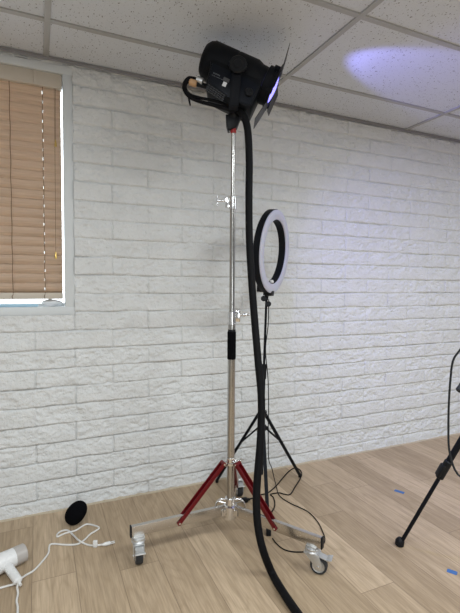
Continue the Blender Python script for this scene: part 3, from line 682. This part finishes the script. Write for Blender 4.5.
cpts = [h1+hdir*0.018, P7(66, 368, .012), P7(69, 395, wc), P7(64, 425, wc), P7(68, 455, wc), P7(60, 500, wc), P7(20, 530, wc), P7(-50, 510, wc), P7(-70, 430, wc), P7(-40, 390, wc), P7(0, 376, wc), P7(28, 368, wc), P7(52, 361, .010), P7(75, 343, .012), P7(100, 326, wc), P7(130, 308, wc), P7(160, 276, wc), P7(185, 243, wc), P7(188, 222, wc), P7(193, 209, wc), P7(215, 207, wc), P7(245, 210, wc), P7(280, 210, wc), P7(303, 205, wc), P7(325, 190, wc), P7(345, 170, wc), P7(368, 156, wc), P7(380, 146, wc), P7(368, 138, wc), P7(335, 131, wc), P7(312, 141, wc), P7(290, 155, wc), P7(250, 166, wc), P7(220, 179, wc), P7(222, 167, wc), P7(238, 157, wc), P7(260, 155, wc), P7(280, 172, wc), P7(302, 193, .0125), P7(325, 206, wc), P7(345, 212, wc), P7(372, 212, wc), P7(400, 208, wc)]
cdo = MB().tube(cpts, wc, 8, 6).obj('power_cord', 'whitecord', hd)
pl = MB().lathe(P7(396, 209, .012), P7(430, 201, .010)-P7(396, 209, .012), [(0.004, -0.006), (0.006, 0), (0.0085, .010), (0.0085, .030), (0.005, .034)], 14)
pa, pb_ = P7(424, 202.5, .011), P7(440, 198.5, .010)
for q in (-1, 1): pl.bar(pa+V((0, 0.006*q, 0)), pb_+V((0, 0.006*q, 0)), 0.005, 0.0018)
pl.obj('plug', 'white', cdo)
tie = MB().box(P7(365, 206, 0.016), (0.020, 0.014, 0.030), CR, V((CF.x, CF.y, 0)).normalized(), (0, 0, 1), 0.003).obj('cord_clip', 'white', cdo)

# ------------------------------------------------------------------ tape marks
def tape(x0, y0, x1, y1, w, label):
    A, B = on_z(x0, y0), on_z(x1, y1); d = (B-A).normalized(); s_ = d.cross(V((0, 0, 1))); L = (B-A).length; m_ = MB(); n = 7
    tp_, bt_ = [], []
    for k_ in range(n):
        j = 0.002*math.sin(k_*2.4+x0) if k_ in (0, n-1) else 0
        tp_.append(A+s_*(-w/2+w*k_/(n-1))+d*j); bt_.append(B+s_*(-w/2+w*k_/(n-1))+d*(0.0025*math.sin(k_*3.1+y0)))
    m_.prism([p+V((0, 0, .0002)) for p in tp_+bt_[::-1]], (0, 0, 0.0005))
    o = m_.obj('tape_mark', 'tape', smooth=False); tag(rebase(o, (A+B)/2), label, 'tape', 'blue tape marks on the floor'); return o
tape(394.6, 490.2, 404.2, 493.2, 0.027, 'blue tape mark farther back on the floor, nearer the wall')
tape(447.0, 570.2, 457.0, 573.6, 0.027, 'blue tape mark nearest the front, right of the black tripod foot')

# ------------------------------------------------------------------ camera tripod at the right edge
F1 = on_z(399.3, 545.3, 0.0); sdir = V((0.2206, -0.4066, 1.0))
APZ = 1.22; TC = V((F1.x+sdir.x*APZ, F1.y+sdir.y*APZ, 0))
tr = thing('camera_tripod', 'black tripod standing at the right edge, one leg in view', 'tripod', TC)
rv = V((F1.x-TC.x, F1.y-TC.y, 0))
for k_ in range(3):
    q = Matrix.Rotation(k_*2*PI/3, 3, 'Z') @ rv; ft = V((TC.x+q.x, TC.y+q.y, 0)); apx = V((TC.x, TC.y, APZ)) + q.normalized()*0.035
    dd = (apx-ft).normalized(); sx = q.normalized().cross(V((0, 0, 1)))
    lo = MB().cyl(ft+dd*0.03, ft+dd*0.50, 0.0085, n=16).obj('leg', 'blackmat', tr)
    MB().lathe(ft+V((0, 0, 0.0)), V((0, 0, 1))+dd*0.35, [(0.017, 0), (0.0205, .004), (0.0205, .024), (0.015, .033), (0.011, .038)], 20).obj('rubber_foot', 'black', lo)
    up_ = MB().cyl(ft+dd*0.46, ft+dd*0.98, 0.0135, n=16); up_.bar(ft+dd*0.95, apx, 0.030, 0.022, up=sx, bev=0.003)
    up_.obj('upper_leg', 'blackmat', lo)
    lk = MB().cyl(ft+dd*0.405, ft+dd*0.500, 0.0175, n=18, bev=0.004); lk.box(ft+dd*0.450-CR*0.014, (0.016, 0.030, 0.060), V((CR.x, CR.y, 0)).normalized(), dd.cross(CR).normalized(), dd, 0.004)
    lk.obj('leg_lock', 'black', lo)
MB().cyl(V((TC.x, TC.y, 0.80)), V((TC.x, TC.y, 1.34)), 0.013, n=16).obj('column', 'blackmat', tr)
MB().lathe(V((TC.x, TC.y, APZ-0.04)), (0, 0, 1), [(0.016, 0), (0.046, .004), (0.05, .03), (0.04, .06), (0.018, .075)], 24).obj('spider', 'black', tr)
hh = MB().lathe(V((TC.x, TC.y, 1.33)), (0, 0, 1), [(0.03, 0), (0.036, .004), (0.036, .05), (0.03, .055)], 24); hh.box(V((TC.x, TC.y, 1.41)), (0.06, 0.10, 0.05), bev=0.006); hh.obj('pan_head', 'black', tr)
hend = at(458.6, 391.5, 1.50)
ph = MB().cyl(V((TC.x, TC.y, 1.40))+(hend-V((TC.x, TC.y, 1.40))).normalized()*0.03, hend, 0.006, n=12)
ph.obj('pan_handle', 'blackmat', tr)
dh = (hend-V((TC.x, TC.y, 1.40))).normalized()
MB().cyl(hend-dh*0.10, hend, 0.0125, n=16, bev=0.004).obj('handle_grip', 'rubber', tr)
cpt = [V((TC.x-0.03, TC.y+0.02, 1.385)), at(500, 325, 1.44), at(473, 334, 1.42), at(460, 350, 1.42), at(453, 361, 1.42), at(450.4, 380, 1.42), at(448.8, 405, 1.42), at(448.4, 430, 1.415), at(448.9, 447, 1.41), at(451.8, 461.5, 1.40), at(456, 471.5, 1.39), at(462, 477, 1.38), at(480, 480, 1.36), at(510, 470, 1.36), at(540, 440, 1.40), V((TC.x-0.008, TC.y+0.02, 0.95))]
o = MB().tube(cpt, 0.0034, 8, 7).obj('hanging_cable', 'greycable')
tag(o, 'dark grey cable hanging in a loop beside the tripod at right', 'cable'); rebase(o, V((TC.x, TC.y, 0.9)))

# ------------------------------------------------------------------ light
def area(name, loc, target, sx, sy, power, col):
    l = bpy.data.lights.new(name, 'AREA'); l.shape = 'RECTANGLE'; l.size = sx; l.size_y = sy; l.energy = power; l.color = col
    o = bpy.data.objects.new(name, l); C.objects.link(o); o.location = loc
    o.rotation_euler = (V(target)-V(loc)).to_track_quat('-Z', 'Y').to_euler(); return o
neutral = (0.90, 0.962, 1.0)
for x, y in ((-0.55, 0.20), (1.88, 0.20), (4.2, 0.20), (1.88, -1.6), (-0.55, -1.6)):
    area('ceiling_fixture', (x, y, CEIL-0.012), (x, y, 0), 1.15, 0.55, 30 if y > 0 else 24, neutral)
area('soft_box', (0.25, -0.85, 1.05), (0.9, 2.4, 1.1), 0.7, 0.7, 6, (0.90, 0.96, 1.0))
# the lamp's wide faint beam, and a spot added at the lens for the ceiling patch
def spot(name, loc, d, power, ang, blend, soft):
    l = bpy.data.lights.new(name, 'SPOT'); l.energy = power; l.color = (0.30, 0.30, 1.0); l.spot_size = math.radians(ang); l.spot_blend = blend; l.shadow_soft_size = soft
    o = bpy.data.objects.new(name, l); C.objects.link(o); o.location = loc; o.rotation_euler = V(d).to_track_quat('-Z', 'Y').to_euler()
spot('added_ceiling_spot', rc+LA*0.062, (math.cos(math.radians(14)), 0.03, math.sin(math.radians(14))), 36, 38, 0.5, 0.02)
spot('lamp_beam', rc+LA*0.062, LA+V((0, 0.22, -0.14)), 75, 116, 1.0, 0.02)

w = bpy.data.worlds.new('daylight'); sc.world = w; w.use_nodes = True; t = w.node_tree
bg = t.nodes['Background']; bg.inputs[0].default_value = (0.85, 0.94, 1.0, 1); bg.inputs[1].default_value = 3.6

sc.view_settings.view_transform = 'Standard'; sc.view_settings.look = 'None'; sc.view_settings.gamma = 1.0; sc.view_settings.use_curve_mapping = False
sc.view_settings.exposure = 0.28
